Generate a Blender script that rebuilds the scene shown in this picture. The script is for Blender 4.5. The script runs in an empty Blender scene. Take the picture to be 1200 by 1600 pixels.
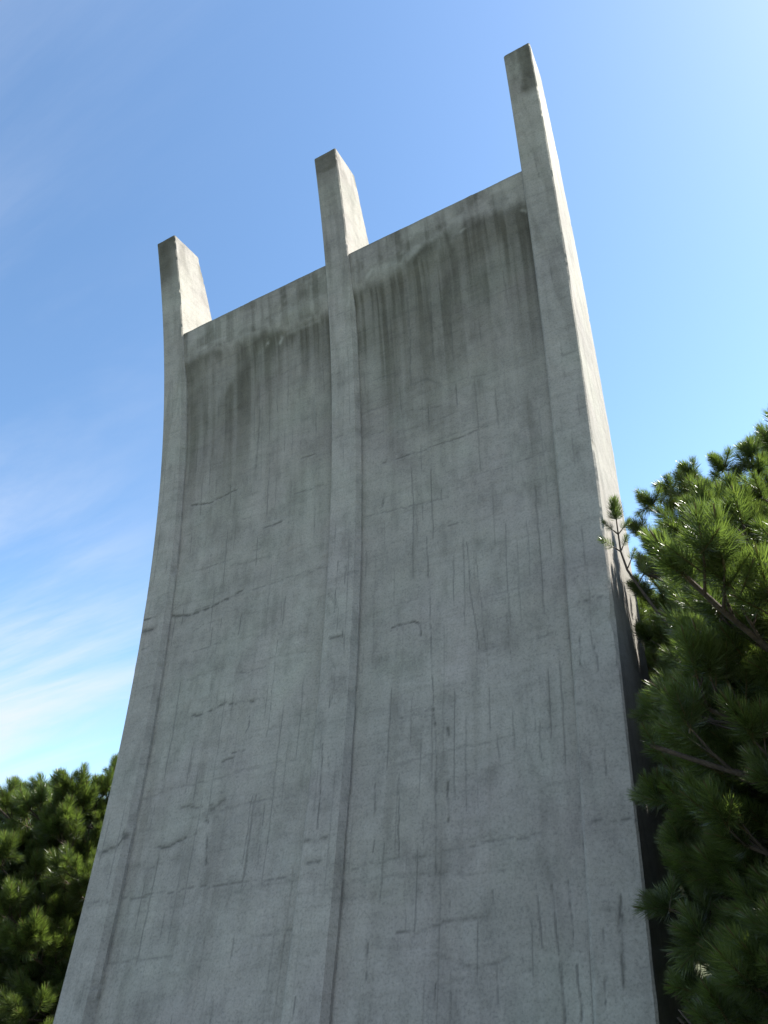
import bpy, math, random
import numpy as np
from mathutils import Vector, Matrix
R = math.radians

# ------------------------------------------------------------------ camera
CAM = np.array([3.61541, -5.28429, 1.6]); YAW, PITCH, ROLL, FPX = 0.402994, 0.457245, -0.13939, 1179.9
fw = np.array([-math.sin(YAW)*math.cos(PITCH), math.cos(YAW)*math.cos(PITCH), math.sin(PITCH)])
r0 = np.array([math.cos(YAW), math.sin(YAW), 0.0]); u0 = np.cross(r0, fw)
cr = r0*math.cos(ROLL)+u0*math.sin(ROLL); cu = -r0*math.sin(ROLL)+u0*math.cos(ROLL)
sc = bpy.context.scene
col = sc.collection
cd = bpy.data.cameras.new('camera'); co = bpy.data.objects.new('camera', cd); col.objects.link(co)
cd.sensor_fit = 'VERTICAL'; cd.sensor_height = 36.0; cd.lens = 36.0*FPX/1600; cd.clip_end = 5000; cd.clip_start = .05
co.matrix_world = Matrix(((cr[0], cu[0], -fw[0], CAM[0]), (cr[1], cu[1], -fw[1], CAM[1]), (cr[2], cu[2], -fw[2], CAM[2]), (0, 0, 0, 1)))
sc.camera = co

# ------------------------------------------------------------------ sky, sun, exposure
SUN_EL, SUN_AZ = R(46), R(57)                      # azimuth from +Y towards +X
wd = bpy.data.worlds.new('World'); sc.world = wd; wd.use_nodes = True
nt = wd.node_tree; nt.nodes.clear()
def N(t, typ, **kw):
    n = t.nodes.new(typ)
    for k, v in kw.items():
        if k.startswith('i_'):
            n.inputs[k[2:].replace('_', ' ')].default_value = v
        else: setattr(n, k, v)
    return n
sky = N(nt, 'ShaderNodeTexSky', sky_type='NISHITA', sun_disc=False, sun_elevation=SUN_EL, sun_rotation=SUN_AZ,
        air_density=.9, dust_density=.5, ozone_density=1.6, altitude=60)
bg = N(nt, 'ShaderNodeBackground', i_Strength=0.09)
out = N(nt, 'ShaderNodeOutputWorld')
# thin cirrus, projected on a flat layer high above the ground, over the whole sky
tc = N(nt, 'ShaderNodeTexCoord'); sep = N(nt, 'ShaderNodeSeparateXYZ'); nt.links.new(tc.outputs['Generated'], sep.inputs[0])
zc = N(nt, 'ShaderNodeMath', operation='MAXIMUM'); zc.inputs[1].default_value = .03; nt.links.new(sep.outputs['Z'], zc.inputs[0])
za = N(nt, 'ShaderNodeMath', operation='ADD'); za.inputs[1].default_value = .06; nt.links.new(zc.outputs[0], za.inputs[0])
px = N(nt, 'ShaderNodeMath', operation='DIVIDE'); nt.links.new(sep.outputs['X'], px.inputs[0]); nt.links.new(za.outputs[0], px.inputs[1])
py = N(nt, 'ShaderNodeMath', operation='DIVIDE'); nt.links.new(sep.outputs['Y'], py.inputs[0]); nt.links.new(za.outputs[0], py.inputs[1])
cmb = N(nt, 'ShaderNodeCombineXYZ'); nt.links.new(px.outputs[0], cmb.inputs[0]); nt.links.new(py.outputs[0], cmb.inputs[1])
cl = N(nt, 'ShaderNodeMapping'); nt.links.new(cmb.outputs[0], cl.inputs[0]); cl.inputs['Scale'].default_value = (.38, .38, 1); cl.inputs['Location'].default_value = (-.07, -.02, 0)
mp = N(nt, 'ShaderNodeMapping'); nt.links.new(cl.outputs[0], mp.inputs[0])
CIRRUS_LOC, CIRRUS_ROT, CIRRUS_SCALE = (3.1, 0.4, 0), R(28), (.33, 1.5, 1)
mp.inputs['Location'].default_value = CIRRUS_LOC; mp.inputs['Rotation'].default_value = (0, 0, CIRRUS_ROT); mp.inputs['Scale'].default_value = CIRRUS_SCALE
nf = N(nt, 'ShaderNodeTexNoise', i_Scale=1.7, i_Detail=13.0, i_Roughness=.62, i_Distortion=1.1); nt.links.new(mp.outputs[0], nf.inputs['Vector'])
nm = N(nt, 'ShaderNodeTexNoise', i_Scale=.55, i_Detail=3.0, i_Roughness=.5); nt.links.new(cl.outputs[0], nm.inputs['Vector'])
r1 = N(nt, 'ShaderNodeMapRange', interpolation_type='SMOOTHSTEP'); r1.inputs[1].default_value = .36; r1.inputs[2].default_value = .68; nt.links.new(nf.outputs[0], r1.inputs[0])
r2 = N(nt, 'ShaderNodeMapRange', interpolation_type='SMOOTHSTEP'); r2.inputs[1].default_value = .44; r2.inputs[2].default_value = .62; nt.links.new(nm.outputs[0], r2.inputs[0])
mu = N(nt, 'ShaderNodeMath', operation='MULTIPLY'); nt.links.new(r1.outputs[0], mu.inputs[0]); nt.links.new(r2.outputs[0], mu.inputs[1])
mu2 = N(nt, 'ShaderNodeMath', operation='MULTIPLY'); mu2.inputs[1].default_value = .95; nt.links.new(mu.outputs[0], mu2.inputs[0])
mx = N(nt, 'ShaderNodeMix', data_type='RGBA'); nt.links.new(mu2.outputs[0], mx.inputs['Factor'])
hsv = N(nt, 'ShaderNodeHueSaturation', i_Hue=.4945, i_Saturation=1.08, i_Value=1.0); nt.links.new(sky.outputs[0], hsv.inputs['Color'])
nt.links.new(hsv.outputs[0], mx.inputs['A']); mx.inputs['B'].default_value = (2.9, 3.15, 3.65, 1)
nt.links.new(mx.outputs['Result'], bg.inputs['Color']); nt.links.new(bg.outputs[0], out.inputs[0])

sd = bpy.data.lights.new('sun', 'SUN'); sd.energy = 3.9; sd.angle = R(.53); sd.color = (1, .955, .88)
so = bpy.data.objects.new('sun', sd); col.objects.link(so)
SUN = np.array([math.cos(SUN_EL)*math.sin(SUN_AZ), math.cos(SUN_EL)*math.cos(SUN_AZ), math.sin(SUN_EL)])
so.rotation_euler = Vector(SUN).to_track_quat('Z', 'Y').to_euler(); so.location = (12, 12, 20)
sc.view_settings.view_transform = 'Standard'; sc.view_settings.look = 'None'
sc.view_settings.exposure = 1.75; sc.view_settings.gamma = 1.0; sc.view_settings.use_curve_mapping = False

# ------------------------------------------------------------------ helpers
rng = np.random.default_rng(7); random.seed(7)
def tag(o, label=None, cat=None, group=None, kind=None):
    for k, v in (('label', label), ('category', cat), ('group', group), ('kind', kind)):
        if v: o[k] = v
    return o
def link(name, me, parent=None, m=None):
    o = bpy.data.objects.new(name, me); col.objects.link(o)
    if parent: o.parent = parent
    if m is not None and me is not None and not me.materials: me.materials.append(m)
    return o
def mesh_np(name, V, F, smooth=True, attrs=None):
    """V (n,3), F (m,k) with equal polygon size, or a list of such arrays"""
    me = bpy.data.meshes.new(name)
    Fs = F if isinstance(F, list) else [F]
    V = np.asarray(V, np.float32)
    me.vertices.add(len(V)); me.vertices.foreach_set('co', V.ravel())
    if not sum(len(f) for f in Fs): me.update(); return me
    loops = np.concatenate([f.ravel() for f in Fs]).astype(np.int32)
    tot = np.concatenate([np.full(len(f), f.shape[1]) for f in Fs]).astype(np.int32)
    st = np.concatenate([[0], np.cumsum(tot)[:-1]]).astype(np.int32)
    me.loops.add(len(loops)); me.loops.foreach_set('vertex_index', loops)
    me.polygons.add(len(tot)); me.polygons.foreach_set('loop_start', st); me.polygons.foreach_set('loop_total', tot)
    me.polygons.foreach_set('use_smooth', np.full(len(tot), smooth))
    me.update(calc_edges=True); me.validate()
    for k, a in (attrs or {}).items():
        at = me.attributes.new(k, 'FLOAT', 'POINT'); at.data.foreach_set('value', np.asarray(a, np.float32).ravel())
    return me
def vnoise(x, y, seed=0):
    xi = np.floor(x).astype(np.int64); yi = np.floor(y).astype(np.int64); fx = x-xi; fy = y-yi
    fx = fx*fx*(3-2*fx); fy = fy*fy*(3-2*fy)
    def h(a, b):
        n = (a*374761393 + b*668265263 + seed*982451653) & 0xffffffff
        n = ((n ^ (n >> 13))*1274126177) & 0xffffffff
        return ((n ^ (n >> 16)) & 0xffff)/65535.0
    return (h(xi, yi)*(1-fx)+h(xi+1, yi)*fx)*(1-fy)+(h(xi, yi+1)*(1-fx)+h(xi+1, yi+1)*fx)*fy
def fbm(x, y, seed=0, o=4):
    s = 0; a = .5; t = 0
    for i in range(o):
        s = s+a*vnoise(x*2**i, y*2**i, seed+i*17); t += a; a *= .55
    return s/t
def sstep(a, b, x):
    t = np.clip((x-a)/(b-a), 0, 1); return t*t*(3-2*t)

# ------------------------------------------------------------------ materials
def newmat(name):
    m = bpy.data.materials.new(name); m.use_nodes = True; t = m.node_tree; t.nodes.clear()
    o = N(t, 'ShaderNodeOutputMaterial'); b = N(t, 'ShaderNodeBsdfPrincipled'); t.links.new(b.outputs[0], o.inputs[0])
    return m, t, b
def ramp(t, src, stops):
    n = N(t, 'ShaderNodeValToRGB'); e = n.color_ramp.elements
    while len(e) < len(stops): e.new(.5)
    for q, (p, c) in zip(e, stops): q.position = p; q.color = (*c, 1) if len(c) == 3 else c
    t.links.new(src, n.inputs[0]); return n.outputs[0]
def mixc(t, f, a, b, mode='MIX'):
    n = N(t, 'ShaderNodeMix', data_type='RGBA', blend_type=mode)
    for s, v in (('Factor', f), ('A', a), ('B', b)):
        if hasattr(v, 'is_linked'): t.links.new(v, n.inputs[s])
        else: n.inputs[s].default_value = v
    return n.outputs['Result']
def math_(t, op, a, b=None, clamp=False):
    n = N(t, 'ShaderNodeMath', operation=op, use_clamp=clamp)
    for i, v in enumerate((a, b)):
        if v is None: continue
        if hasattr(v, 'is_linked'): t.links.new(v, n.inputs[i])
        else: n.inputs[i].default_value = v
    return n.outputs[0]

def concrete():
    m, t, b = newmat('board_marked_concrete')
    tc = N(t, 'ShaderNodeTexCoord'); P = tc.outputs['Object']
    def noise(scale, detail=5, rough=.55, sx=(1, 1, 1), dist=0):
        mpn = N(t, 'ShaderNodeMapping'); mpn.inputs['Scale'].default_value = sx; t.links.new(P, mpn.inputs[0])
        n = N(t, 'ShaderNodeTexNoise', i_Scale=scale, i_Detail=float(detail), i_Roughness=rough, i_Distortion=float(dist)); t.links.new(mpn.outputs[0], n.inputs['Vector']); return n
    big = noise(.55, 5).outputs[0]; mid = noise(3.0, 7, .62).outputs[0]; fine = noise(48, 6, .75).outputs[0]
    streak = noise(7, 6, .6, (1, 1, .13)).outputs[0]; hand = noise(9, 6, .65, (.22, .22, 1.2), .4).outputs[0]
    tint = noise(1.1, 4, .5).outputs['Color']
    base = ramp(t, big, [(.25, (.246, .234, .208)), (.5, (.282, .268, .234)), (.78, (.314, .298, .257))])
    c = mixc(t, .8, base, ramp(t, mid, [(.28, (.78, .78, .78)), (.5, (1, 1, 1)), (.72, (1.12, 1.11, 1.1))]), 'MULTIPLY')
    c = mixc(t, .75, c, ramp(t, streak, [(.30, (.74, .74, .73)), (.48, (1, 1, 1)), (.75, (1.10, 1.1, 1.09))]), 'MULTIPLY')
    c = mixc(t, .55, c, ramp(t, hand, [(.30, (.78, .78, .77)), (.48, (1, 1, 1)), (.75, (1.10, 1.1, 1.1))]), 'MULTIPLY')
    sp = N(t, 'ShaderNodeSeparateColor'); t.links.new(tint, sp.inputs[0])
    c = mixc(t, ramp(t, sp.outputs[0], [(.48, (0, 0, 0)), (.68, (.5, .5, .5))]), c, mixc(t, 1.0, c, (.95, 1.02, .99, 1), 'MULTIPLY'))
    c = mixc(t, ramp(t, sp.outputs[1], [(.48, (0, 0, 0)), (.68, (.6, .6, .6))]), c, mixc(t, 1.0, c, (1.02, .98, 1.03, 1), 'MULTIPLY'))
    c = mixc(t, .8, c, ramp(t, fine, [(.34, (.68, .68, .68)), (.48, (1, 1, 1)), (.66, (1.17, 1.17, 1.16))]), 'MULTIPLY')
    # small pits
    vo = N(t, 'ShaderNodeTexVoronoi', i_Scale=19.0, i_Randomness=1.0); t.links.new(P, vo.inputs['Vector'])
    pit = math_(t, 'MULTIPLY', ramp(t, vo.outputs['Distance'], [(.0, (1, 1, 1)), (.16, (0, 0, 0))]), ramp(t, mid, [(.48, (0, 0, 0)), (.60, (1, 1, 1))]))
    c = mixc(t, math_(t, 'MULTIPLY', pit, .35), c, (.09, .09, .085, 1))
    def attr(n):
        a = N(t, 'ShaderNodeAttribute', attribute_name=n); return a.outputs['Fac']
    st = math_(t, 'MULTIPLY', attr('stain'), .86, True)
    c = mixc(t, st, c, mixc(t, 1.0, c, (.33, .325, .285, 1), 'MULTIPLY'))
    pale = attr('pale'); c = mixc(t, math_(t, 'MULTIPLY', pale, .8, True), c, (.40, .39, .34, 1))
    ln = attr('line'); c = mixc(t, math_(t, 'MULTIPLY', ln, .78, True), c, (.065, .063, .058, 1))
    t.links.new(c, b.inputs['Base Color']); b.inputs['Roughness'].default_value = .92; b.inputs['Specular IOR Level'].default_value = .22
    h = math_(t, 'ADD', math_(t, 'MULTIPLY', fine, .35), math_(t, 'ADD', math_(t, 'MULTIPLY', mid, .5), math_(t, 'ADD', math_(t, 'MULTIPLY', hand, .5), math_(t, 'MULTIPLY', pit, -.5))))
    bp = N(t, 'ShaderNodeBump', i_Strength=.55, i_Distance=.012); t.links.new(h, bp.inputs['Height']); t.links.new(bp.outputs[0], b.inputs['Normal'])
    return m
def grass_mat():
    m, t, b = newmat('mown_grass')
    tc = N(t, 'ShaderNodeTexCoord')
    n1 = N(t, 'ShaderNodeTexNoise', i_Scale=.5, i_Detail=6.0); n2 = N(t, 'ShaderNodeTexNoise', i_Scale=30.0, i_Detail=6.0, i_Roughness=.7)
    for n in (n1, n2): t.links.new(tc.outputs['Object'], n.inputs['Vector'])
    c = ramp(t, n1.outputs[0], [(.3, (.070, .085, .032)), (.7, (.135, .130, .060))])
    c = mixc(t, .8, c, ramp(t, n2.outputs[0], [(.3, (.5, .5, .5)), (.7, (1.3, 1.3, 1.2))]), 'MULTIPLY')
    t.links.new(c, b.inputs['Base Color']); b.inputs['Roughness'].default_value = .9
    bp = N(t, 'ShaderNodeBump', i_Strength=.8, i_Distance=.04); t.links.new(n2.outputs[0], bp.inputs['Height']); t.links.new(bp.outputs[0], b.inputs['Normal'])
    return m
def bark_mat():
    m, t, b = newmat('pine_bark')
    tc = N(t, 'ShaderNodeTexCoord'); n = N(t, 'ShaderNodeTexNoise', i_Scale=22.0, i_Detail=6.0, i_Roughness=.7); t.links.new(tc.outputs['Object'], n.inputs['Vector'])
    c = ramp(t, n.outputs[0], [(.3, (.028, .022, .018)), (.7, (.095, .070, .052))])
    t.links.new(c, b.inputs['Base Color']); b.inputs['Roughness'].default_value = .9
    bp = N(t, 'ShaderNodeBump', i_Strength=.9, i_Distance=.02); t.links.new(n.outputs[0], bp.inputs['Height']); t.links.new(bp.outputs[0], b.inputs['Normal'])
    return m
def needle_mat():
    m, t, b = newmat('pine_needles')
    a = N(t, 'ShaderNodeAttribute', attribute_name='tint'); oi = N(t, 'ShaderNodeObjectInfo')
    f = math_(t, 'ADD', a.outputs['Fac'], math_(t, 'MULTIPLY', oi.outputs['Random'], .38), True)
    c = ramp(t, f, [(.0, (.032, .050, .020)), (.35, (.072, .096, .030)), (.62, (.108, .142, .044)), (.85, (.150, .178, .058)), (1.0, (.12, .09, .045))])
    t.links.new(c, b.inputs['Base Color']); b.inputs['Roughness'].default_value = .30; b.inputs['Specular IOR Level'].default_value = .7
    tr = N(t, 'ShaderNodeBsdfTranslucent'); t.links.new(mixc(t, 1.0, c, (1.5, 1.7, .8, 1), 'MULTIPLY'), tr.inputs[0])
    ms = N(t, 'ShaderNodeMixShader'); ms.inputs[0].default_value = .44
    t.links.new(b.outputs[0], ms.inputs[1]); t.links.new(tr.outputs[0], ms.inputs[2])
    o = [n for n in t.nodes if n.type == 'OUTPUT_MATERIAL'][0]; t.links.new(ms.outputs[0], o.inputs[0])
    return m
CON, GRASS, BARK, NEEDLE = concrete(), grass_mat(), bark_mat(), needle_mat()

# ------------------------------------------------------------------ ground
gs = 2500.0
g = link('ground', mesh_np('ground', [(-gs, -gs, 0), (gs, -gs, 0), (gs, gs, 0), (-gs, gs, 0)], np.array([[0, 1, 2, 3]]), False), None, GRASS)
tag(g, kind='structure')

# ------------------------------------------------------------------ memorial: shape
ZT, ZP, KF = 12.88, 10.414, 0.09098
Ff = lambda z: .435942*z-.0113793*z**2-.000860607*z**3+3.29915e-05*z**4          # front line of the ribs, leaning back then over
TH = lambda z: 1.86009-.024996*z-.00512209*z*z                                    # rib depth
HW = lambda z: 2.5+KF*z                                                           # half width, flaring upwards
RW = lambda z: .399682+(.424065-.399682)*z/ZT
def DP(z):                                                                        # how far the bay lies behind the rib fronts
    base = .080+(.06747-.080)*z/ZP
    return base+.035-.075*sstep(ZP-1.28, ZP-1.10, z)
RIBX = {'L': lambda z: (-HW(z), -HW(z)+RW(z)), 'M': lambda z: (-RW(z)/2, RW(z)/2), 'R': lambda z: (HW(z)-RW(z), HW(z))}

def pix_to_face(px, py):
    """photograph pixel -> (x, z) on the leaning concrete front"""
    v = fw+cr*(px-600)/FPX-cu*(py-800)/FPX
    lo, hi = 0.5, 40.0
    g_ = lambda s: (CAM[1]+v[1]*s)-(Ff(CAM[2]+v[2]*s)+.07)
    s = np.linspace(2, 30, 400); gv = g_(s); i = np.argmax(gv > 0); a, b = s[i-1], s[i]
    for _ in range(30):
        c = .5*(a+b)
        if g_(c) > 0: b = c
        else: a = c
    return CAM[0]+v[0]*a, CAM[2]+v[2]*a
# marks seen on the concrete: (pixel polyline, half width m, strength, smudge width m)
MARKS = [
 # left bay and left rib
 ([(290,896),(330,883),(373,868)],.010,.55,0), ([(268,962),(290,962),(333,946),(380,920)],.014,.95,.03), ([(300,955),(370,930),(443,903),(512,884)],.010,.55,0),
 ([(222,992),(246,984)],.014,1,.05), ([(222,974),(250,965)],.011,.9,.02), ([(214,1022),(240,1014)],.01,.6,0), ([(297,1119),(325,1112),(340,1102),(355,1099),(393,1096)],.012,.9,.04),
 ([(297,790),(330,783),(357,769),(368,764)],.013,1,.02), ([(410,825),(442,812)],.011,.9,.02), ([(358,884),(385,878),(422,868)],.02,.35,.06), ([(395,860),(403,857)],.02,1,.02), ([(460,771),(505,755)],.01,.6,0),
 ([(470,716),(492,708)],.012,.85,.02), ([(240,1326),(262,1322),(305,1303)],.012,.95,.04), ([(152,1328),(168,1333),(190,1322),(200,1308)],.013,1,.05), ([(200,1300),(203,1318)],.016,.9,.03),
 ([(140,1413),(200,1404),(270,1392),(360,1380),(457,1368)],.009,.7,0), ([(218,1400),(246,1395)],.009,.6,0), ([(280,1262),(345,1256)],.009,.6,.02), ([(318,1268),(332,1262),(350,1249)],.016,.7,.06),
 ([(360,1176),(380,1172)],.01,.8,.01), ([(388,1118),(386,1134),(378,1150)],.011,.8,0), ([(345,1190),(362,1183)],.012,.8,.03), ([(318,1284),(322,1286)],.02,.9,.02), ([(322,1305),(320,1350)],.012,.75,.02),
 ([(300,985),(318,975),(345,965)],.009,.6,0), ([(330,980),(326,1008)],.009,.7,0), ([(345,965),(342,980)],.009,.6,0), ([(375,955),(370,992)],.009,.7,0), ([(300,1018),(330,1008),(365,992)],.009,.55,0),
 ([(360,1050),(385,1050),(412,1043)],.009,.5,0), ([(440,915),(436,980)],.008,.45,0), ([(432,1000),(425,1060),(415,1150)],.008,.6,0), ([(365,1180),(345,1240)],.007,.4,0), ([(300,1160),(286,1240)],.007,.6,0),
 ([(392,1242),(376,1350)],.008,.7,0), ([(398,1240),(384,1330),(378,1372)],.008,.7,0), ([(410,1255),(400,1350)],.008,.6,0), ([(240,1258),(228,1302)],.008,.55,0), ([(185,1215),(180,1240)],.008,.5,0),
 ([(315,690),(307,745)],.010,.45,0), ([(405,640),(402,690),(398,730)],.02,.5,.03), ([(420,708),(419,755)],.010,.6,0), ([(449,580),(448,640)],.012,.5,.02), ([(404,600),(404,660)],.012,.5,.01),
 # middle rib
 ([(532,880),(527,960)],.008,.85,0), ([(545,885),(543,915)],.009,.7,0), ([(520,1000),(541,996)],.011,.8,.03), ([(541,985),(541,998)],.010,.8,0), ([(518,1022),(528,1045)],.009,.5,0), ([(521,1090),(520,1108)],.010,.8,0),
 ([(510,1165),(507,1230),(502,1295)],.010,.95,0), ([(482,1314),(500,1313),(517,1307)],.011,.7,.03), ([(482,1348),(498,1346),(516,1340)],.011,.7,.03), ([(470,1555),(466,1588)],.009,.9,0), ([(522,590),(538,586)],.012,.6,.02),
 ([(518,1175),(520,1200)],.007,.5,0), ([(522,690),(545,682)],.009,.4,0), ([(518,930),(530,948)],.009,.4,.02),
 # right bay
 ([(597,722),(650,706),(710,684),(760,664)],.012,.75,.02), ([(577,678),(597,672)],.010,.6,0), ([(568,806),(600,800),(640,789),(700,775)],.011,.6,0), ([(600,770),(596,790)],.02,.6,.03), ([(610,980),(632,973),(645,970),(655,973),(656,992)],.013,1,.02),
 ([(622,1122),(650,1114),(675,1105)],.010,.8,0), ([(676,1105),(679,1132)],.013,.95,.02), ([(697,1135),(699,1146)],.018,1,.03), ([(547,1356),(620,1343),(680,1334),(760,1318),(860,1300),(905,1296)],.010,.6,0),
 ([(617,1458),(650,1455),(690,1442),(760,1430)],.012,.75,.02), ([(677,1538),(725,1530)],.010,.8,0), ([(677,1538),(676,1575)],.009,.9,0), ([(702,1525),(702,1565)],.008,.7,0),
 ([(665,838),(670,930),(672,1000),(676,1105)],.008,.85,0), ([(679,1140),(680,1240)],.008,.6,0), ([(728,845),(735,930),(747,1015)],.008,.75,0), ([(742,860),(752,960),(760,1040)],.007,.6,0), ([(790,960),(797,1020)],.007,.55,0),
 ([(622,1212),(620,1340)],.009,.9,0), ([(585,1222),(583,1275)],.009,.8,0), ([(583,1312),(581,1332)],.010,.9,0), ([(660,1280),(659,1320)],.008,.6,0), ([(678,1205),(679,1370)],.008,.75,0), ([(698,1222),(698,1280)],.012,.85,.02), ([(720,1275),(721,1300)],.008,.6,0),
 ([(836,1380),(841,1430),(848,1487)],.009,.8,0), ([(861,1385),(867,1440),(872,1492)],.010,.85,0), ([(885,1375),(891,1430),(895,1470)],.009,.8,0), ([(873,1510),(878,1560),(882,1600)],.010,.85,0), ([(900,1505),(905,1560),(908,1600)],.010,.85,0), ([(571,1478),(569,1530)],.010,.9,0),
 ([(640,600),(665,590),(690,600)],.02,.4,.08), ([(640,640),(690,632)],.015,.5,.05), ([(610,500),(612,560)],.012,.5,.02), ([(672,470),(676,560)],.014,.5,.03), ([(700,400),(704,520)],.012,.4,.02), ([(632,430),(640,520),(640,600)],.016,.5,.03),
 ([(860,700),(800,724),(740,740)],.010,.5,0), ([(700,820),(722,815)],.01,.6,.02), ([(645,780),(650,830)],.008,.5,0), ([(870,985),(840,993)],.009,.5,0), ([(775,1150),(778,1185)],.008,.6,0), ([(840,1120),(846,1190)],.008,.6,0), ([(830,1090),(835,1140)],.008,.5,0),
 ([(700,1240),(740,1232)],.009,.3,0), ([(630,1460),(630,1420)],.008,.5,0), ([(700,1390),(700,1420)],.009,.7,0), ([(768,1390),(769,1412)],.009,.6,0), ([(774,1500),(776,1570)],.008,.6,0),
 # right rib
 ([(927,1284),(960,1281),(997,1280)],.010,.85,0), ([(970,1400),(974,1445),(978,1535)],.010,.95,.015), ([(974,1430),(974,1452)],.02,.9,.03), ([(947,1502),(951,1575)],.009,.85,0), ([(945,1450),(946,1472)],.008,.7,0), ([(992,1345),(994,1365)],.008,.7,0),
 ([(908,990),(911,1045)],.009,.85,0), ([(932,1010),(937,1050)],.009,.85,0), ([(904,944),(930,937),(950,935)],.010,.7,0), ([(905,905),(914,903),(916,915)],.009,.7,0), ([(947,1175),(950,1210)],.007,.7,0), ([(925,1195),(928,1220)],.007,.5,0), ([(904,1102),(925,1102),(935,1110)],.011,.5,.03),
 ([(822,120),(832,126),(840,122)],.02,.9,.05), ([(838,255),(845,280)],.012,.5,.03), ([(880,560),(905,553)],.012,.4,.02), ([(880,650),(918,638)],.01,.4,0),
 # edge of the band below the top
 ([(300,560),(330,545),(372,530)],.02,.25,.06),
]
MK = []
for pl, hw, s, sm in MARKS:
    MK.append((np.array([pix_to_face(*q) for q in pl]), hw, s, sm))
# pale lime marks along the band and the ribs
PALE = [([(415,541),(419,530)],.03,1), ([(437,535),(439,526)],.035,1), ([(574,435),(582,425)],.05,.9), ([(640,405),(655,388)],.07,.7), ([(318,545),(352,528)],.05,.55), ([(722,364),(727,358)],.03,.8), ([(548,455),(549,480)],.025,.9),
        ([(535,475),(545,473)],.03,.6), ([(450,520),(500,500)],.03,.35), ([(845,372),(870,370)],.03,.4), ([(560,690),(561,800)],.02,.45), ([(320,975),(300,1000)],.10,.35), ([(330,1010),(310,1040)],.12,.2), ([(818,330),(822,332)],.03,.8),
        ([(275,1560),(270,1580)],.12,.15)]
PK = [(np.array([pix_to_face(*q) for q in pl]), hw, s) for pl, hw, s in PALE]
def seg_dist(X, Z, pts):
    d = np.full(X.shape, 9.9)
    for a, b in zip(pts[:-1], pts[1:]):
        ab = b-a; L = (ab**2).sum()+1e-9
        t = np.clip(((X-a[0])*ab[0]+(Z-a[1])*ab[1])/L, 0, 1)
        d = np.minimum(d, np.hypot(X-a[0]-t*ab[0], Z-a[1]-t*ab[1]))
    return d
def marks(X, Z):
    line = np.zeros(X.shape); stain = np.zeros(X.shape); pale = np.zeros(X.shape)
    wob = (fbm(X*9, Z*9, 3)-.5)*.05; wob2 = (fbm(X*9+50, Z*9, 5)-.5)*.05
    brk = sstep(.34, .52, fbm(X*14, Z*14, 11, 3))
    for pts, hw, s, sm in MK:
        lo = pts.min(0)-.4; hi = pts.max(0)+.4
        k = (X > lo[0]) & (X < hi[0]) & (Z > lo[1]) & (Z < hi[1])
        if not k.any(): continue
        d = seg_dist(X[k]+wob[k]*.5, Z[k]+wob2[k], pts)
        line[k] = np.maximum(line[k], s*np.clip(1-(d/(hw*1.05))**2, 0, 1)*(.35+.65*brk[k]))
        if sm: stain[k] = np.maximum(stain[k], s*.4*np.exp(-(d/sm)**2)*(.3+brk[k]))
    for pts, hw, s in PK:
        lo = pts.min(0)-.5; hi = pts.max(0)+.5
        k = (X > lo[0]) & (X < hi[0]) & (Z > lo[1]) & (Z < hi[1])
        if not k.any(): continue
        d = seg_dist(X[k]+wob[k]*1.2, Z[k]+wob2[k]*1.2, pts); pale[k] = np.maximum(pale[k], .55*s*np.exp(-(d/hw)**2)*(.25+.9*brk[k]))
    return line, stain, pale
def board_lines(U, Z, nb, seed):
    """U in board widths across: faint broken joints between upright boards, and the small step from board to board"""
    line = np.zeros(U.shape); step = np.zeros(U.shape)
    bi = np.floor(U).astype(int); fr = U-bi
    rg = np.random.default_rng(seed)
    for b in range(-1, nb+1):
        k = bi == b
        if not k.any(): continue
        z = 0.0
        while z < 13:
            L = rg.uniform(.9, 2.4); s = (Z[k] >= z) & (Z[k] < z+L)
            lowp = .8 if z < 4.5 else (.65 if z < 7.5 else .28)
            on = rg.random() < lowp; stg = rg.uniform(.15, .75) if on else 0.08
            a, e = sorted(rg.uniform(0, 1, 2)); e = min(1, max(e, a+.25)); zz = (Z[k]-z)/L
            gate = sstep(a, a+.05, zz)*(1-sstep(e-.05, e, zz))
            wv = .05*np.sin(Z[k]*5+b)+.03*np.sin(Z[k]*23+b*2)
            l_ = np.clip(1-(np.abs(fr[k]-.09-wv*.6)/.075)**2, 0, 1)*stg*gate
            t_ = line[k]; t_[s] = l_[s]; line[k] = t_
            u_ = step[k]; u_[s] = rg.uniform(-1, 1); step[k] = u_
            z += L
    return line, step
def lifts(X, Z, seed):
    """wandering pour lines"""
    ln = np.zeros(X.shape); rg = np.random.default_rng(seed); z = .5
    while z < 10:
        zz = z+.05*np.sin(X*1.7+z)+(fbm(X*3, Z*0+z, seed, 3)-.5)*.12
        on = sstep(.46, .62, fbm(X*1.3+z*7, Z*0, seed+9, 3))
        ln = np.maximum(ln, on*rg.uniform(.15, .5)*np.clip(1-(np.abs(Z-zz)/.014)**2, 0, 1)*(.3+.7*sstep(.35, .55, fbm(X*15, Z*9, seed+4, 3))))
        z += rg.uniform(.3, .8)
    return ln
def loft(X, Y, Z, cap=True):
    nz, n = X.shape
    V = np.stack([X, Y, Z], -1).reshape(-1, 3); i = np.arange(nz-1)[:, None]*n; j = np.arange(n)[None, :]; j2 = (j+1) % n
    Q = np.stack([i+j, i+j2, i+n+j2, i+n+j], -1).reshape(-1, 4)
    return V, [Q, np.arange(n)[None, ::-1].copy(), ((nz-1)*n+np.arange(n))[None, :].copy()]

mem = link('concrete_memorial', None); mem.empty_display_size = .5
tag(mem, 'tall curved grey concrete memorial with three ribs ending in free prongs', 'memorial')

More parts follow.
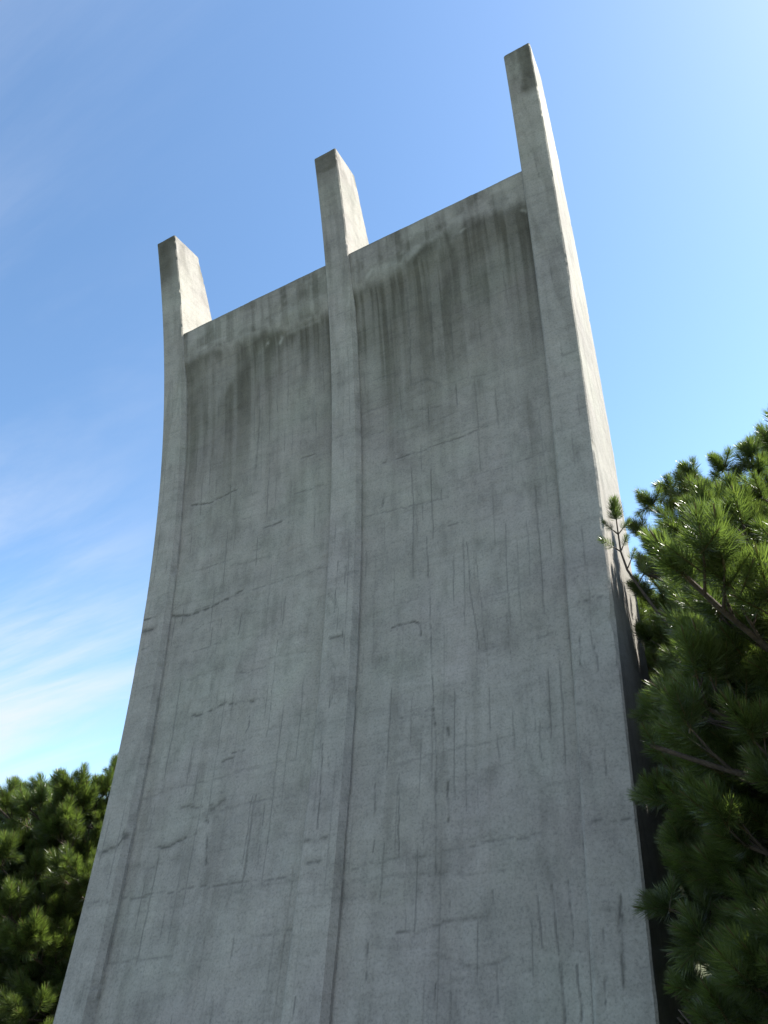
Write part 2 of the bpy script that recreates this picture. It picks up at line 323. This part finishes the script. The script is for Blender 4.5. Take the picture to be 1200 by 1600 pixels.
def rib(key, seed):
    zs = np.concatenate([np.linspace(-.3, 12.3, 560), np.linspace(12.32, ZT, 36)]); nf, nd = 28, 26
    ch = .018
    fu = np.concatenate([[0], np.linspace(ch/.4, 1-ch/.4, nf), [1]])
    rows = []
    Z = zs[:, None]; x0, x1 = RIBX[key](Z); y0 = Ff(Z); y1 = y0+TH(Z)
    ed = (fbm(Z*2+seed*9, Z*0+seed, seed)-.5)*.006+.014*sstep(.70, .84, fbm(Z*7+seed*9, Z*0+seed, seed+1, 3))
    ed2 = (fbm(Z*2+seed*5, Z*0+3, seed+3)-.5)*.006+.014*sstep(.70, .84, fbm(Z*7+seed*9, Z*0+7, seed+4, 3))
    chip = 0
    if key == 'R':
        zc_ = pix_to_face(962, 968)[1]; chip = np.exp(-((Z-zc_)/.22)**2)*(.5+fbm(Z*14, Z*0, 77))*.022
    # front
    fx = np.linspace(0, 1, nf)[None, :]
    sp = (0 if key == 'R' else .03)*(1-sstep(ZP-1.5, ZP-.3, Z))
    FX = (x0+ch)+(x1-x0-2*ch-chip-sp)*fx; FY = y0+0*FX; FZ = Z+0*FX
    sy_ = np.linspace(0, 1, nd)[None, :]
    SX = x1+0*sy_+0*Z; SY = (y0+ch+chip*1.2+sp*1.5)+(y1-y0-2*ch-chip*1.2-sp*1.5)*sy_; SZ = Z+0*SY
    nb = 6; BX = (x1-ch)+(x0-x1+2*ch)*np.linspace(0, 1, nb)[None, :]; BY = y1+0*BX; BZ = Z+0*BX
    nl = 10; LY = (y1-ch)+(y0-y1+2*ch)*np.linspace(0, 1, nl)[None, :]; LX = x0+0*LY; LZ = Z+0*LY
    line, stain, pale = marks(FX, FZ)
    bl, stp = board_lines(fx*3.6+.3+0*Z, FZ, 5, seed+40)
    bl *= (1-sstep(8.5, 10, FZ)*.7)
    line = np.maximum(line, bl*.8)
    lf = lifts(FX, FZ, seed+60)*.8; line = np.maximum(line, lf)
    # weather staining of the prong ends
    top = sstep(ZT-1.5, ZT, FZ)*sstep(.3, .62, fbm(FX*4+seed, FZ*1.2, seed+8))
    top = np.maximum(top, sstep(ZT-.42, ZT-.02, FZ)*(.5+.5*fbm(FX*7, FZ*5, seed)))
    fn = fx+0*FZ
    if key == 'L': ex = sstep(ZT-1.75, ZT-.5, FZ+.35*(fbm(FX*5, FZ*2, 91)-.5))*(.75+.35*fbm(FX*6, FZ*3, 92))*(1-.35*sstep(.5, .9, fn)*(1-sstep(ZT-.6, ZT-.1, FZ)))
    elif key == 'M': ex = sstep(ZT-.62, ZT-.34, FZ+.20*(fbm(FX*9, FZ*4, 93)-.5))*(.6+.4*fbm(FX*8, FZ*6, 94))
    else: ex = sstep(.3, .6, fn+.3*(fbm(FX*6, FZ*3, 95)-.5))*sstep(ZT-1.15, ZT-.9, FZ)*(.6+.5*fbm(FX*6, FZ*4, 96))
    stain = np.maximum.reduce([stain, top*.8, ex*1.2])
    st2 = .35*sstep(.5, .75, fbm(FX*7+seed*3, FZ*.5, seed+12))*sstep(5, 9, FZ); stain = np.maximum(stain, st2)
    FY = FY+line*.004+stp*.0015+(fbm(FX*1.6, FZ*1.6, seed+20)-.5)*.016+(fbm(FX*9, FZ*9, seed+22)-.5)*.005
    SX = SX+(fbm(SY*1.6, SZ*1.6, seed+25)-.5)*.014+(fbm(SY*10, SZ*4, seed+27)-.5)*.006
    SX[:, :1] -= np.abs(ed); FY[:, -1:] += np.abs(ed2); SX[:, -1:] -= np.abs(ed2)*1.4; FY[:, :1] += np.abs(ed); FX[:, :1] += np.abs(ed2)
    bs, _ = board_lines(SY*9, SZ, 60, seed+70); sline = .35*bs
    sst = .55*sstep(ZT-1.6, ZT-.1, SZ)*sstep(.46, .72, fbm(SY*3+9, SZ*1.5, seed+31))+.25*sstep(.56, .8, fbm(SY*5, SZ*.6, seed+33))
    sst = np.maximum(sst, .8*sstep(.80, 1.0, sy_+0*SZ)*sstep(ZT-1.3, ZT-.2, SZ)*sstep(.4, .6, fbm(SY*8, SZ*4, seed+35)))
    X = np.concatenate([FX, SX, BX, LX], 1); Y = np.concatenate([FY, SY, BY, LY], 1); ZZ = np.concatenate([FZ, SZ, BZ, LZ], 1)
    z0_ = np.zeros((len(zs), nb+nl))
    # the very top slopes a little
    V, Fs = loft(X, Y, ZZ)
    at = {'line': np.concatenate([line, sline, z0_], 1), 'stain': np.concatenate([stain, sst, z0_+.2], 1), 'pale': np.concatenate([pale, 0*sline, z0_], 1)}
    me = mesh_np('rib', V, Fs, True, at); me.set_sharp_from_angle(angle=R(32)); o = link('rib', me, mem, CON)
    return o
def bay(side, seed):
    zs = np.concatenate([np.linspace(-.3, ZP-1.4, 520), np.linspace(ZP-1.385, ZP-.012, 90), [ZP]])
    n = 215; Z = zs[:, None]
    if side == 'left': a = RIBX['L'](Z)[1]; b = RIBX['M'](Z)[0]
    else: a = RIBX['M'](Z)[1]; b = RIBX['R'](Z)[0]
    a = a-.05; b = b+.05
    s = np.linspace(0, 1, n)[None, :]; FX = a+(b-a)*s; FZ = Z+0*FX
    D_ = DP(Z)
    wz = (fbm(FX*2.2, FZ*0+seed, seed, 4)-.5)*.30                                   # the band's lower edge wanders
    bh = np.interp(s, [0, .3, .6, 1], [.62, .70, .85, 1.0]) if side == 'left' else np.interp(s, [0, .25, .42, .6, .8, 1], [.72, .78, .45, .45, .55, .62])
    zb = ZP-bh+wz*.8+(fbm(s*40+0*Z, FZ*.5, seed+41, 3)-.5)*.16
    base = .080+(.06747-.080)*FZ/ZP
    zl = ZP-.85+0*wz; lip = sstep(zl-.35, zl+.20, FZ)
    FY = Ff(FZ)+base+.02-.05*lip
    line, stain, pale = marks(FX, FZ)
    bl, stp = board_lines(s*20.5+0*Z+.2, FZ, 22, seed); line = np.maximum(line, bl*(1.0-.35*sstep(6, 9, FZ)))
    line = np.maximum(line, lifts(FX, FZ, seed+5))
    # dark run-off below the band
    drop = zb-FZ
    colm = fbm(s*15+seed*3+0*Z, FZ*.22, seed+1, 5); lenm = .6+3.4*sstep(.35, .8, fbm(s*9+seed+0*Z, 0*FZ, seed+2, 3))
    run = sstep(-.12, .16, drop)*np.exp(-(np.clip(drop, 0, 9)/lenm)**1.3)*(.35+.7*sstep(.38, .66, colm))
    blot = sstep(.36, .62, fbm(FX*1.5+seed, FZ*.8, seed+3, 4))
    run *= .7+.6*blot
    run = np.maximum(run, 1.0*sstep(-.12, .14, drop)*np.exp(-(np.clip(drop, 0, 9)/.55)**2)*sstep(.30, .55, fbm(FX*2.0, FZ*.9, seed+6)))
    # streaks on the band itself
    band = sstep(-.1, .1, FZ-zb)*(.14+.45*sstep(.45, .7, fbm(s*34+0*Z, FZ*.6, seed+7, 4))+.35*sstep(.5, .7, fbm(FX*3, FZ*3, seed+13)))
    run = np.maximum(run, (.82+.42*sstep(.38, .64, fbm(s*34+0*Z, FZ*.25, seed+45, 4)))*sstep(-.16, .18, drop)*np.exp(-(np.clip(drop, 0, 9)/(1.9+2.0*fbm(s*12+0*Z, 0*FZ, seed+47, 3)))**2)*(.45+.55*sstep(.3, .55, fbm(FX*1.1+seed, FZ*.5, seed+44, 4))))
    edge = .6*sstep(ZP-.10, ZP, FZ)
    low = .10*np.clip(stp, 0, 1)+.18*sstep(.5, .75, fbm(s*14+0*Z, FZ*.35, seed+15, 4))+.14*sstep(.52, .75, fbm(FX*1.2, FZ*1.1, seed+16))
    stain = np.maximum.reduce([stain, run, band, edge, low])
    pale = np.maximum(pale, .22*lip*sstep(.5, .75, fbm(FX*2.6, FZ*2.6, seed+18))+.16*np.exp(-((FZ-zb-.08)/.07)**2)*sstep(.52, .7, fbm(FX*5, FZ*2, seed+19)))
    FY = FY+line*.005+stp*.0018+(fbm(FX*1.4, FZ*1.4, seed+20)-.5)*.024+(fbm(FX*8, FZ*8, seed+22)-.5)*.007
    FY[-1, :] += .02
    nb = 5; bt = np.linspace(0, 1, nb)[None, :]; BX = b+(a-b)*bt+0*Z; BY = Ff(Z)+.13+np.minimum(.46, TH(Z)-.35)+0*BX; BZ = Z+0*BX
    V, Fs = loft(np.concatenate([FX, BX], 1), np.concatenate([FY, BY], 1), np.concatenate([FZ, BZ], 1))
    z0_ = np.zeros((len(zs), nb))
    at = {'line': np.concatenate([line, z0_], 1), 'stain': np.concatenate([stain, z0_+.15], 1), 'pale': np.concatenate([pale, z0_], 1)}
    return link('wall_panel', mesh_np('wall_panel', V, Fs, True, at), mem, CON)
for k, s in (('L', 1), ('M', 2), ('R', 3)): rib(k, s)
for k, s in (('left', 101), ('right', 202)): bay(k, s)

# ------------------------------------------------------------------ pines
UPV = np.array([0, 0, 1.0])
def unit(v): return v/(np.linalg.norm(v, axis=-1, keepdims=True)+1e-12)
def tube(pts, rad, k=6):
    pts = np.asarray(pts, float); n = len(pts); T = unit(np.gradient(pts, axis=0))
    ref = np.array([.31, .95, .05]); A = unit(np.cross(T, ref)); B = np.cross(T, A)
    th = np.linspace(0, 2*np.pi, k, endpoint=False)
    V = pts[:, None]+np.asarray(rad)[:, None, None]*(np.cos(th)[None, :, None]*A[:, None]+np.sin(th)[None, :, None]*B[:, None])
    i = np.arange(n-1)[:, None]*k; j = np.arange(k)[None]; j2 = (j+1) % k
    return V.reshape(-1, 3), np.stack([i+j, i+j2, i+k+j2, i+k+j], -1).reshape(-1, 4)
def needle_shoot(nn, rg, wid, slim=False):
    """one pine shoot along +Z: needles as slim folded blades round a short twig; returns tris and tint"""
    t = np.sort(rg.uniform(0, 1, nn)); az = np.arange(nn)*2.39996+rg.normal(0, .3, nn)
    Ls = rg.uniform(.085, .125, nn)*(1-.25*t**3)
    ang = np.radians(72-46*t+rg.normal(0, 8, nn))
    base = np.stack([.004*np.cos(az), .004*np.sin(az), .19*t], -1)
    d = np.stack([np.sin(ang)*np.cos(az), np.sin(ang)*np.sin(az), np.cos(ang)], -1)
    sd_ = unit(np.cross(d, rg.normal(size=(nn, 3))))*wid*.5
    tip = base+d*Ls[:, None]; tip[:, 2] += .02*Ls/.15; mid = base+d*Ls[:, None]*.55
    if slim:
        V = np.stack([base+d*Ls[:, None]*.12-sd_*.8, base+d*Ls[:, None]*.12+sd_*.8, tip], 1).reshape(-1, 3)
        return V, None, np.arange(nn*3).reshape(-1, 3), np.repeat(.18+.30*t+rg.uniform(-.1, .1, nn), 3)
    V = np.stack([base-sd_*.6, base+sd_*.6, mid+sd_, mid-sd_, tip], 1).reshape(-1, 3)
    o = np.arange(nn)[:, None]*5
    Q = (o+np.array([[0, 1, 2, 3]])); T = (o+np.array([[3, 2, 4]]))
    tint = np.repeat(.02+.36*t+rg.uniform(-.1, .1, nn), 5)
    return V, Q, T, tint
rgs = np.random.default_rng(3)
SHOOT_FINE = []; PROTO = {}; CROWNS = []
for i in range(6):
    V, Q, T, ti = needle_shoot(210, rgs, .0040)
    tv, tq = tube([(0, 0, -.03), (0, 0, .1), (0, 0, .215), (0, 0, .25)], [.006, .005, .005, .002], 5)
    me = mesh_np('needle_tuft', np.concatenate([V, tv]), [Q, T, tq+len(V)], False, {'tint': np.concatenate([ti, np.full(len(tv), 1.0)])})
    me.materials.append(NEEDLE); SHOOT_FINE.append(me)
def in_memorial(P, m=.06):
    x, y, z = P[..., 0], P[..., 1], P[..., 2]
    return (np.abs(x) < HW(z)+m) & (y > Ff(z)-m) & (y < Ff(z)+TH(z)+m) & (z < ZT+m)
def project(P):
    d = P-CAM; w = d@fw
    return 600+FPX*(d@cr)/w, 800-FPX*(d@cu)/w, w
def basis(D, rg):
    A = unit(np.cross(D, rg.normal(size=D.shape))); return A, np.cross(D, A)
def pine(loc, H, rad, seed, label, ntuft, prof=None, nn=120, sscale=1.0, dens=1.0, zlow=.25, keep=None, droop=0.0, extra=(), limbs=5, gap=(.24, .36)):
    rg = np.random.default_rng(seed); loc = np.array(loc, float)
    root = link('pine_tree', None); root.location = loc; tag(root, label, 'tree', 'pines around the memorial')
    nt_ = 12; tz = np.linspace(-.25, H*.97, nt_); tx = np.cumsum(rg.normal(0, .03, nt_)); ty = np.cumsum(rg.normal(0, .03, nt_))
    tr_ = .035+.016*H*(1-np.linspace(0, 1, nt_))**.9; V, Q = tube(np.stack([tx, ty, tz], -1), tr_, 10)
    link('trunk', mesh_np('trunk', V, Q), root, BARK)
    prof = prof or (lambda h: (np.sin(np.pi*np.clip(.16+.84*h, 0, 1)**.75)**.6))
    SP, SD, SS = [], [], []                     # shoots: place, direction, size
    z = zlow; az = rg.uniform(0, 6.28)
    while z < H*.96:
        for _ in range(max(3, int(round((limbs if z < H*.8 else 4)*dens)))):
            az += 2.39996+rg.normal(0, .25); h = z/H
            L = rad*prof(h)*rg.uniform(.62, 1.14)
            if L < .12: continue
            out_ = np.array([math.cos(az), math.sin(az), 0]); n = 8; s = np.linspace(0, 1, n)
            lift = rg.uniform(.05, .25)+.75*h-droop*np.clip(1-h/.3, 0, 1)
            c0 = np.array([np.interp(z, tz, tx), np.interp(z, tz, ty), z]); sw = np.cross(UPV, out_)*rg.normal(0, .12)
            pts = c0+np.outer(s*L, out_)+np.outer(L*(.25*lift*s+.45*lift*s**2.2), UPV)+np.outer(L*s**2, sw)
            wp = pts+loc
            bad = in_memorial(wp, .12)
            if keep is not None: bad |= ~keep(wp)
            if bad.any():
                k = max(2, int(np.argmax(bad))); pts = pts[:k]; n = k; s = s[:k]
                if n < 3: continue
            VV, QQ = [], []; off = 0
            def addtube(p, r, kk=5):
                nonlocal off
                v, q = tube(p, r, kk); VV.append(v); QQ.append(q+off); off += len(v)
            addtube(pts, .012+.016*(L/1.5)*(1-s), 6)
            nsec = max(3, int(L*6.5*dens))
            T = unit(np.gradient(pts, axis=0))
            ends = [(pts[-1], T[-1], L*.2)]
            for q in range(nsec):
                f = rg.uniform(.22, 1)**.8; i = f*(n-1); i0 = min(int(i), n-2); p = pts[i0]+(pts[i0+1]-pts[i0])*(i-i0); d = T[i0]
                side = np.cross(d, UPV)*rg.choice([-1, 1])
                dd = unit(d*rg.uniform(.5, 1)+side*rg.uniform(.4, 1.1)+UPV*rg.uniform(-.15, .55))
                l2 = (.20+.34*L*(1-f)*rg.uniform(.6, 1.2)); m = 5; ss = np.linspace(0, 1, m)
                p2 = p+np.outer(ss*l2, dd)+np.outer(.28*l2*ss**2, UPV)
                if in_memorial(p2[-1]+loc, .15): continue
                if keep is not None and not keep(p2[-1:]+loc)[0]: continue
                addtube(p2[::2], np.linspace(.010, .005, 3), 4)
                d2 = unit(p2[-1]-p2[-2]); ends.append((p2[-1], d2, l2))
                for w_ in np.arange(.12, l2, .15):
                    g_ = w_/l2; pp = p+dd*w_+UPV*.28*l2*g_**2
                    d3 = unit(dd*.7+np.cross(dd, UPV)*rg.choice([-1, 1])*rg.uniform(.3, 1)+UPV*rg.uniform(.1, .9))
                    l3 = rg.uniform(.04, .14); addtube([pp, pp+d3*l3], [.006, .004], 3)
                    SP.append(pp+d3*l3); SD.append(d3); SS.append(rg.uniform(.75, 1.05))
            for p, d, l2 in ends:
                SP.append(p); SD.append(unit(d+UPV*rg.uniform(.2, .7))); SS.append(rg.uniform(.9, 1.25))
                for _q in range(2):
                    d3 = unit(d+rg.normal(0, .5, 3)+UPV*.35); SP.append(p-d*.03); SD.append(d3); SS.append(rg.uniform(.7, 1.05))
            link('branch', mesh_np('branch', np.concatenate(VV), np.concatenate(QQ)), root, BARK)
        z += rg.uniform(*gap)
    n_main = len(SP)
    for path, full in extra:                          # a long bare-stemmed shoot with a few tufts near its end
        path = np.array(path)-loc; VV, QQ = [], []; v, q = tube(path, np.linspace(.016, .006, len(path)), 6); VV.append(v); QQ.append(q); off = len(v)
        Tn = unit(np.gradient(path, axis=0))
        for i in range(len(path)//3, len(path)):
            for sg in (-1, 1):
                d3 = unit(Tn[i]*.5+np.array([cr[0], cr[1], 0])*sg*rg.uniform(.5, .9)+UPV*.3); l3 = rg.uniform(.06, .12)
                if i < len(path)-1 and rg.random() < .8:
                    v, q = tube([path[i], path[i]+d3*l3*.6, path[i]+d3*l3], [.007, .006, .005], 4); VV.append(v); QQ.append(q+off); off += len(v)
                    SP.append(path[i]+d3*l3); SD.append(d3); SS.append(rg.uniform(.5, .75)*(1.4 if full else 1))
                if full:
                    for _q in range(2): SP.append(path[i]); SD.append(unit(Tn[i]*.4+UPV*.5+rg.normal(0, .55, 3))); SS.append(rg.uniform(.8, 1.1))
        for _q in range(3): SP.append(path[-1]); SD.append(unit(Tn[-1]+UPV*.4+rg.normal(0, .28, 3))); SS.append(rg.uniform(.75, .95))
        link('branch', mesh_np('branch', np.concatenate(VV), np.concatenate(QQ)), root, BARK)
    top = np.array([tx[-1], ty[-1], H*.95])
    for _q in range(7):
        SP.append(top+rg.normal(0, .05, 3)); SD.append(unit(UPV+rg.normal(0, .45, 3))); SS.append(rg.uniform(.9, 1.2))
    SP = np.array(SP); SD = np.array(SD); SS = np.array(SS)*sscale
    tipw = SP+SD*(.3*SS)[:, None]+loc
    ok = ~in_memorial(tipw, .03) & ~in_memorial(SP+loc, .05) & (tipw[:, 2] > .12)
    if keep is not None: ok &= keep(tipw) | (np.arange(len(SP)) >= n_main)
    SP, SD, SS = SP[ok], SD[ok], SS[ok]
    # the tufts that show largest become parts of their own
    X, Y, W_ = project(SP+loc+SD*.1); inn = (W_ > .3) & (X > -40) & (X < 1240) & (Y > -40) & (Y < 1640)
    score = np.where(inn, SS/np.maximum(W_, .1), 0)
    # nearest along each view cell first: those in front hide the rest
    order = np.argsort(-score); order = order[score[order] > 0]; cells = {}; pick = []
    for i in order:
        k = (int(X[i]//22), int(Y[i]//22)); cells[k] = cells.get(k, 0)+1
        if cells[k] <= 2: pick.append(i)
        if len(pick) >= ntuft: break
    pick = np.array(pick, int)
    crown_ids = np.setdiff1d(np.arange(len(SP)), pick)
    A, B = basis(SD, rg)
    ids = crown_ids; me = mesh_np('crown', SP[ids], np.zeros((0, 3), int)); n_ = len(ids)
    eul = np.array([Matrix((A[i], B[i], SD[i])).transposed().to_euler() for i in ids])
    at = me.attributes.new('rot', 'FLOAT_VECTOR', 'POINT'); at.data.foreach_set('vector', eul.astype(np.float32).ravel())
    at = me.attributes.new('size', 'FLOAT', 'POINT'); at.data.foreach_set('value', SS[ids].astype(np.float32))
    at = me.attributes.new('kind_id', 'INT', 'POINT'); at.data.foreach_set('value', rg.integers(0, len(SHOOT_FINE), n_).astype(np.int32))
    cr_ = link('crown', me, root, NEEDLE); tag(cr_, kind='stuff')
    for i in pick:
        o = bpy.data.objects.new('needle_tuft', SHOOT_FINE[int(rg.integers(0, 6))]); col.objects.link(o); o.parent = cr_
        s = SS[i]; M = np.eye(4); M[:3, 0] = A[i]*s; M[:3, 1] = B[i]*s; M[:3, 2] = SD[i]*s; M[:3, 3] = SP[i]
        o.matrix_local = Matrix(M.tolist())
        PROTO.setdefault(o.data.name, o)
    CROWNS.append(cr_)
    print('pine', label[:30], len(SP), 'shoots', len(pick), 'tufts')
    return root

BUSH = lambda h: np.interp(h, [0, .12, .35, .6, .8, .93, 1.0], [.80, .98, 1.0, .86, .62, .36, .12])
LOWB = lambda h: np.interp(h, [0, .15, .45, .7, .88, 1.0], [.62, .85, 1.0, .92, .6, .2])
FLAT = lambda h: np.interp(h, [0, .12, .5, .75, .9, 1.0], [.8, .95, 1.0, .95, .7, .25])
def on_plane(px, py, yy):
    v = fw+cr*(px-600)/FPX-cu*(py-800)/FPX; return CAM+v*(yy-CAM[1])/v[1]
SIDE = [on_plane(1075, 1010, 1.55), on_plane(1030, 960, 1.45), on_plane(997, 915, 1.38), on_plane(980, 890, 1.33), on_plane(970, 862, 1.30), on_plane(966, 835, 1.28), on_plane(963, 812, 1.27)]
LOWLIMBS = []
for k_, (qx, qy, yy) in enumerate([(1012, 1120, .35), (1040, 1180, .2), (1015, 1250, .15), (1050, 1330, .0), (1030, 1420, .1), (1085, 1470, -.1), (1075, 1550, -.05), (1130, 1520, -.2), (1150, 1590, -.3), (1110, 1600, .0), (1180, 1560, -.5)]):
    e_ = on_plane(qx+16, qy, yy); b_ = np.array([4.5, -.2, max(.3, e_[2]-.35)]); t_ = np.linspace(0, 1, 9)[:, None]
    LOWLIMBS.append((b_+(e_-b_)*t_+np.array([0, 0, -.12])*np.sin(t_*np.pi), True))
TOPLIMBS = []
for qx, qy, yy in [(1003, 835, 2.3), (1020, 790, 2.4), (1050, 765, 2.5), (1085, 745, 2.3), (1130, 735, 2.2), (1175, 715, 2.3), (1005, 930, 2.0), (1015, 1000, 1.9), (1040, 860, 2.1), (1195, 700, 2.7)]:
    e_ = on_plane(qx, qy, yy); b_ = np.array([4.55, 2.6, e_[2]-.75]); t_ = np.linspace(0, 1, 9)[:, None]
    TOPLIMBS.append((b_+(e_-b_)*t_+np.array([0, 0, -.2])*np.sin(t_*np.pi), True))
pine((4.5, -.2, 0), 2.95, 1.62, 11, 'low bushy pine with big needle tufts in front of the memorial\'s sunlit side', 300, prof=lambda h: np.interp(h, [0, .15, .45, .7, .88, 1.0], [.95, 1.0, 1.0, .92, .6, .2]), dens=1.1, limbs=8, gap=(.18, .27), sscale=.9, zlow=.45, droop=.35, extra=LOWLIMBS, keep=lambda P: P[:, 0] > np.interp(P[:, 2], [0, 1.2, 1.9, 2.6, 3.2], [2.8, 2.82, 2.92, 3.14, 3.3])+.06*np.sin(P[:, 2]*7))
pine((4.55, 2.6, 0), 4.25, 1.98, 12, 'tall dark pine reaching past the edge of the memorial\'s sunlit side', 290, prof=FLAT, dens=1.25, limbs=9, gap=(.19, .28), sscale=.95, extra=[(SIDE, False)]+TOPLIMBS, keep=lambda P: P[:, 0] > np.interp(P[:, 2], [0, 2.2, 3.0, 5], [2.75, 2.8, 3.0, 3.02])+.04*np.sin(P[:, 2]*6))
pine((3.4, 5.9, 0), 4.6, 1.95, 13, 'dark pine standing behind the memorial next to the tall dark pine', 60, prof=FLAT, sscale=1.1, limbs=8, dens=1.2)
pine((6.6, 6.6, 0), 4.8, 1.95, 15, 'pine at the back of the clump, farthest from the low bushy pine', 0, prof=FLAT, sscale=1.1, limbs=6)
pine((8.3, 2.0, 0), 4.2, 1.9, 14, 'pine at the outer edge of the clump beside the memorial\'s sunlit side', 0, prof=BUSH, sscale=1.1, limbs=6)
pine((-6.3, 4.5, 0), 3.2, 1.75, 21, 'low sunlit pine touching the edge of the memorial\'s shaded side', 260, sscale=1.15, prof=FLAT, limbs=8, gap=(.2, .3), dens=1.2, droop=.3)
pine((-8.4, 3.3, 0), 2.75, 1.6, 22, 'low pine standing clear of the memorial beside another low pine', 120, sscale=1.15, prof=BUSH, limbs=8, dens=1.2)
pine((-8.6, 7.0, 0), 3.3, 1.8, 23, 'pine half hidden behind the two low pines', 60, sscale=1.15, prof=FLAT, limbs=7)
def shrub(loc, h, r, seed, label):
    """broad-leaved shrub: stems and leaf blades in the round"""
    rg = np.random.default_rng(seed); root = link('leafy_shrub', None); root.location = loc; tag(root, label, 'shrub', 'shrubs under the pines')
    VV, QQ = [], []; off = 0; P, Dv = [], []
    for i in range(26):
        a = rg.uniform(0, 6.28); rr = r*math.sqrt(rg.random()); hh = h*rg.uniform(.55, 1)*(1-.35*(rr/r)**2)
        s_ = np.linspace(0, 1, 6)[:, None]; e = np.array([rr*math.cos(a), rr*math.sin(a), hh]); b0 = np.array([e[0]*.2, e[1]*.2, -.05])
        pt = b0+(e-b0)*s_+np.array([e[0], e[1], 0])*.25*np.sin(s_*np.pi); v, q = tube(pt, np.linspace(.014, .004, 6), 5); VV.append(v); QQ.append(q+off); off += len(v)
        for t_ in rg.uniform(.2, 1, 130):
            P.append(b0+(e-b0)*t_+np.array([e[0], e[1], 0])*.25*math.sin(t_*np.pi)+rg.normal(0, .085, 3)); Dv.append(unit(rg.normal(0, 1, 3)+np.array([math.cos(a)*.6, math.sin(a)*.6, .4])))
    link('stem', mesh_np('stem', np.concatenate(VV), np.concatenate(QQ)), root, BARK)
    P = np.array(P); Dv = np.array(Dv); P[:, 2] = np.abs(P[:, 2])+.03; n = len(P); A, B = basis(Dv, rg); L = rg.uniform(.05, .085, n)[:, None]
    lf = np.stack([P, P+Dv*L*.45+A*L*.27+B*L*.06, P+Dv*L, P+Dv*L*.45-A*L*.27+B*L*.06], 1).reshape(-1, 3)
    k = np.arange(n)[:, None]*4; F3 = np.concatenate([k+np.array([[0, 1, 2]]), k+np.array([[0, 2, 3]])])
    tag(link('foliage', mesh_np('foliage', lf, F3, False, {'tint': np.repeat(rg.uniform(.2, .75, n), 4)}), root, NEEDLE), kind='stuff')
shrub((3.35, .1, 0), .85, .6, 34, 'small-leaved shrub at the foot of the memorial\'s shaded front corner')
shrub((3.95, 1.35, 0), 1.5, .85, 31, 'small-leaved shrub in the shade between the memorial side and the low bushy pine')
shrub((3.75, 3.5, 0), 1.5, .8, 32, 'small-leaved shrub in deep shade by the back of the memorial')
shrub((5.4, 1.2, 0), 1.3, .9, 33, 'small-leaved shrub between the low bushy pine and the tall dark pine')
# the many small tufts of each crown: every point of the crown mesh carries one tuft
gt = bpy.data.node_groups.new('crown_tufts', 'GeometryNodeTree')
gt.interface.new_socket('Geometry', in_out='INPUT', socket_type='NodeSocketGeometry'); gt.interface.new_socket('Geometry', in_out='OUTPUT', socket_type='NodeSocketGeometry')
gi = gt.nodes.new('NodeGroupInput'); go = gt.nodes.new('NodeGroupOutput'); gj = gt.nodes.new('GeometryNodeJoinGeometry')
def named(n, ty):
    q = gt.nodes.new('GeometryNodeInputNamedAttribute'); q.data_type = ty; q.inputs['Name'].default_value = n
    return [o for o in q.outputs if o.enabled and o.name == 'Attribute'][0]
er = gt.nodes.new('FunctionNodeEulerToRotation'); gt.links.new(named('rot', 'FLOAT_VECTOR'), er.inputs[0]); sz_ = named('size', 'FLOAT'); kd = named('kind_id', 'INT')
for k, me in enumerate(SHOOT_FINE):
    oi = gt.nodes.new('GeometryNodeObjectInfo'); oi.inputs['Object'].default_value = PROTO[me.name]; oi.transform_space = 'ORIGINAL'
    eq = gt.nodes.new('FunctionNodeCompare'); eq.data_type = 'INT'; eq.operation = 'EQUAL'
    ia, ib = [q for q in eq.inputs if q.enabled and q.name in ('A', 'B')]; gt.links.new(kd, ia); ib.default_value = k
    ip = gt.nodes.new('GeometryNodeInstanceOnPoints')
    gt.links.new(gi.outputs[0], ip.inputs['Points']); gt.links.new(eq.outputs[0], ip.inputs['Selection']); gt.links.new(oi.outputs['Geometry'], ip.inputs['Instance'])
    gt.links.new(er.outputs[0], ip.inputs['Rotation']); gt.links.new(sz_, ip.inputs['Scale']); gt.links.new(ip.outputs[0], gj.inputs[0])
gt.links.new(gj.outputs[0], go.inputs[0])
for c_ in CROWNS:
    m_ = c_.modifiers.new('tufts', 'NODES'); m_.node_group = gt
print('tris', sum(len(me.loops)-2*len(me.polygons) for me in bpy.data.meshes))
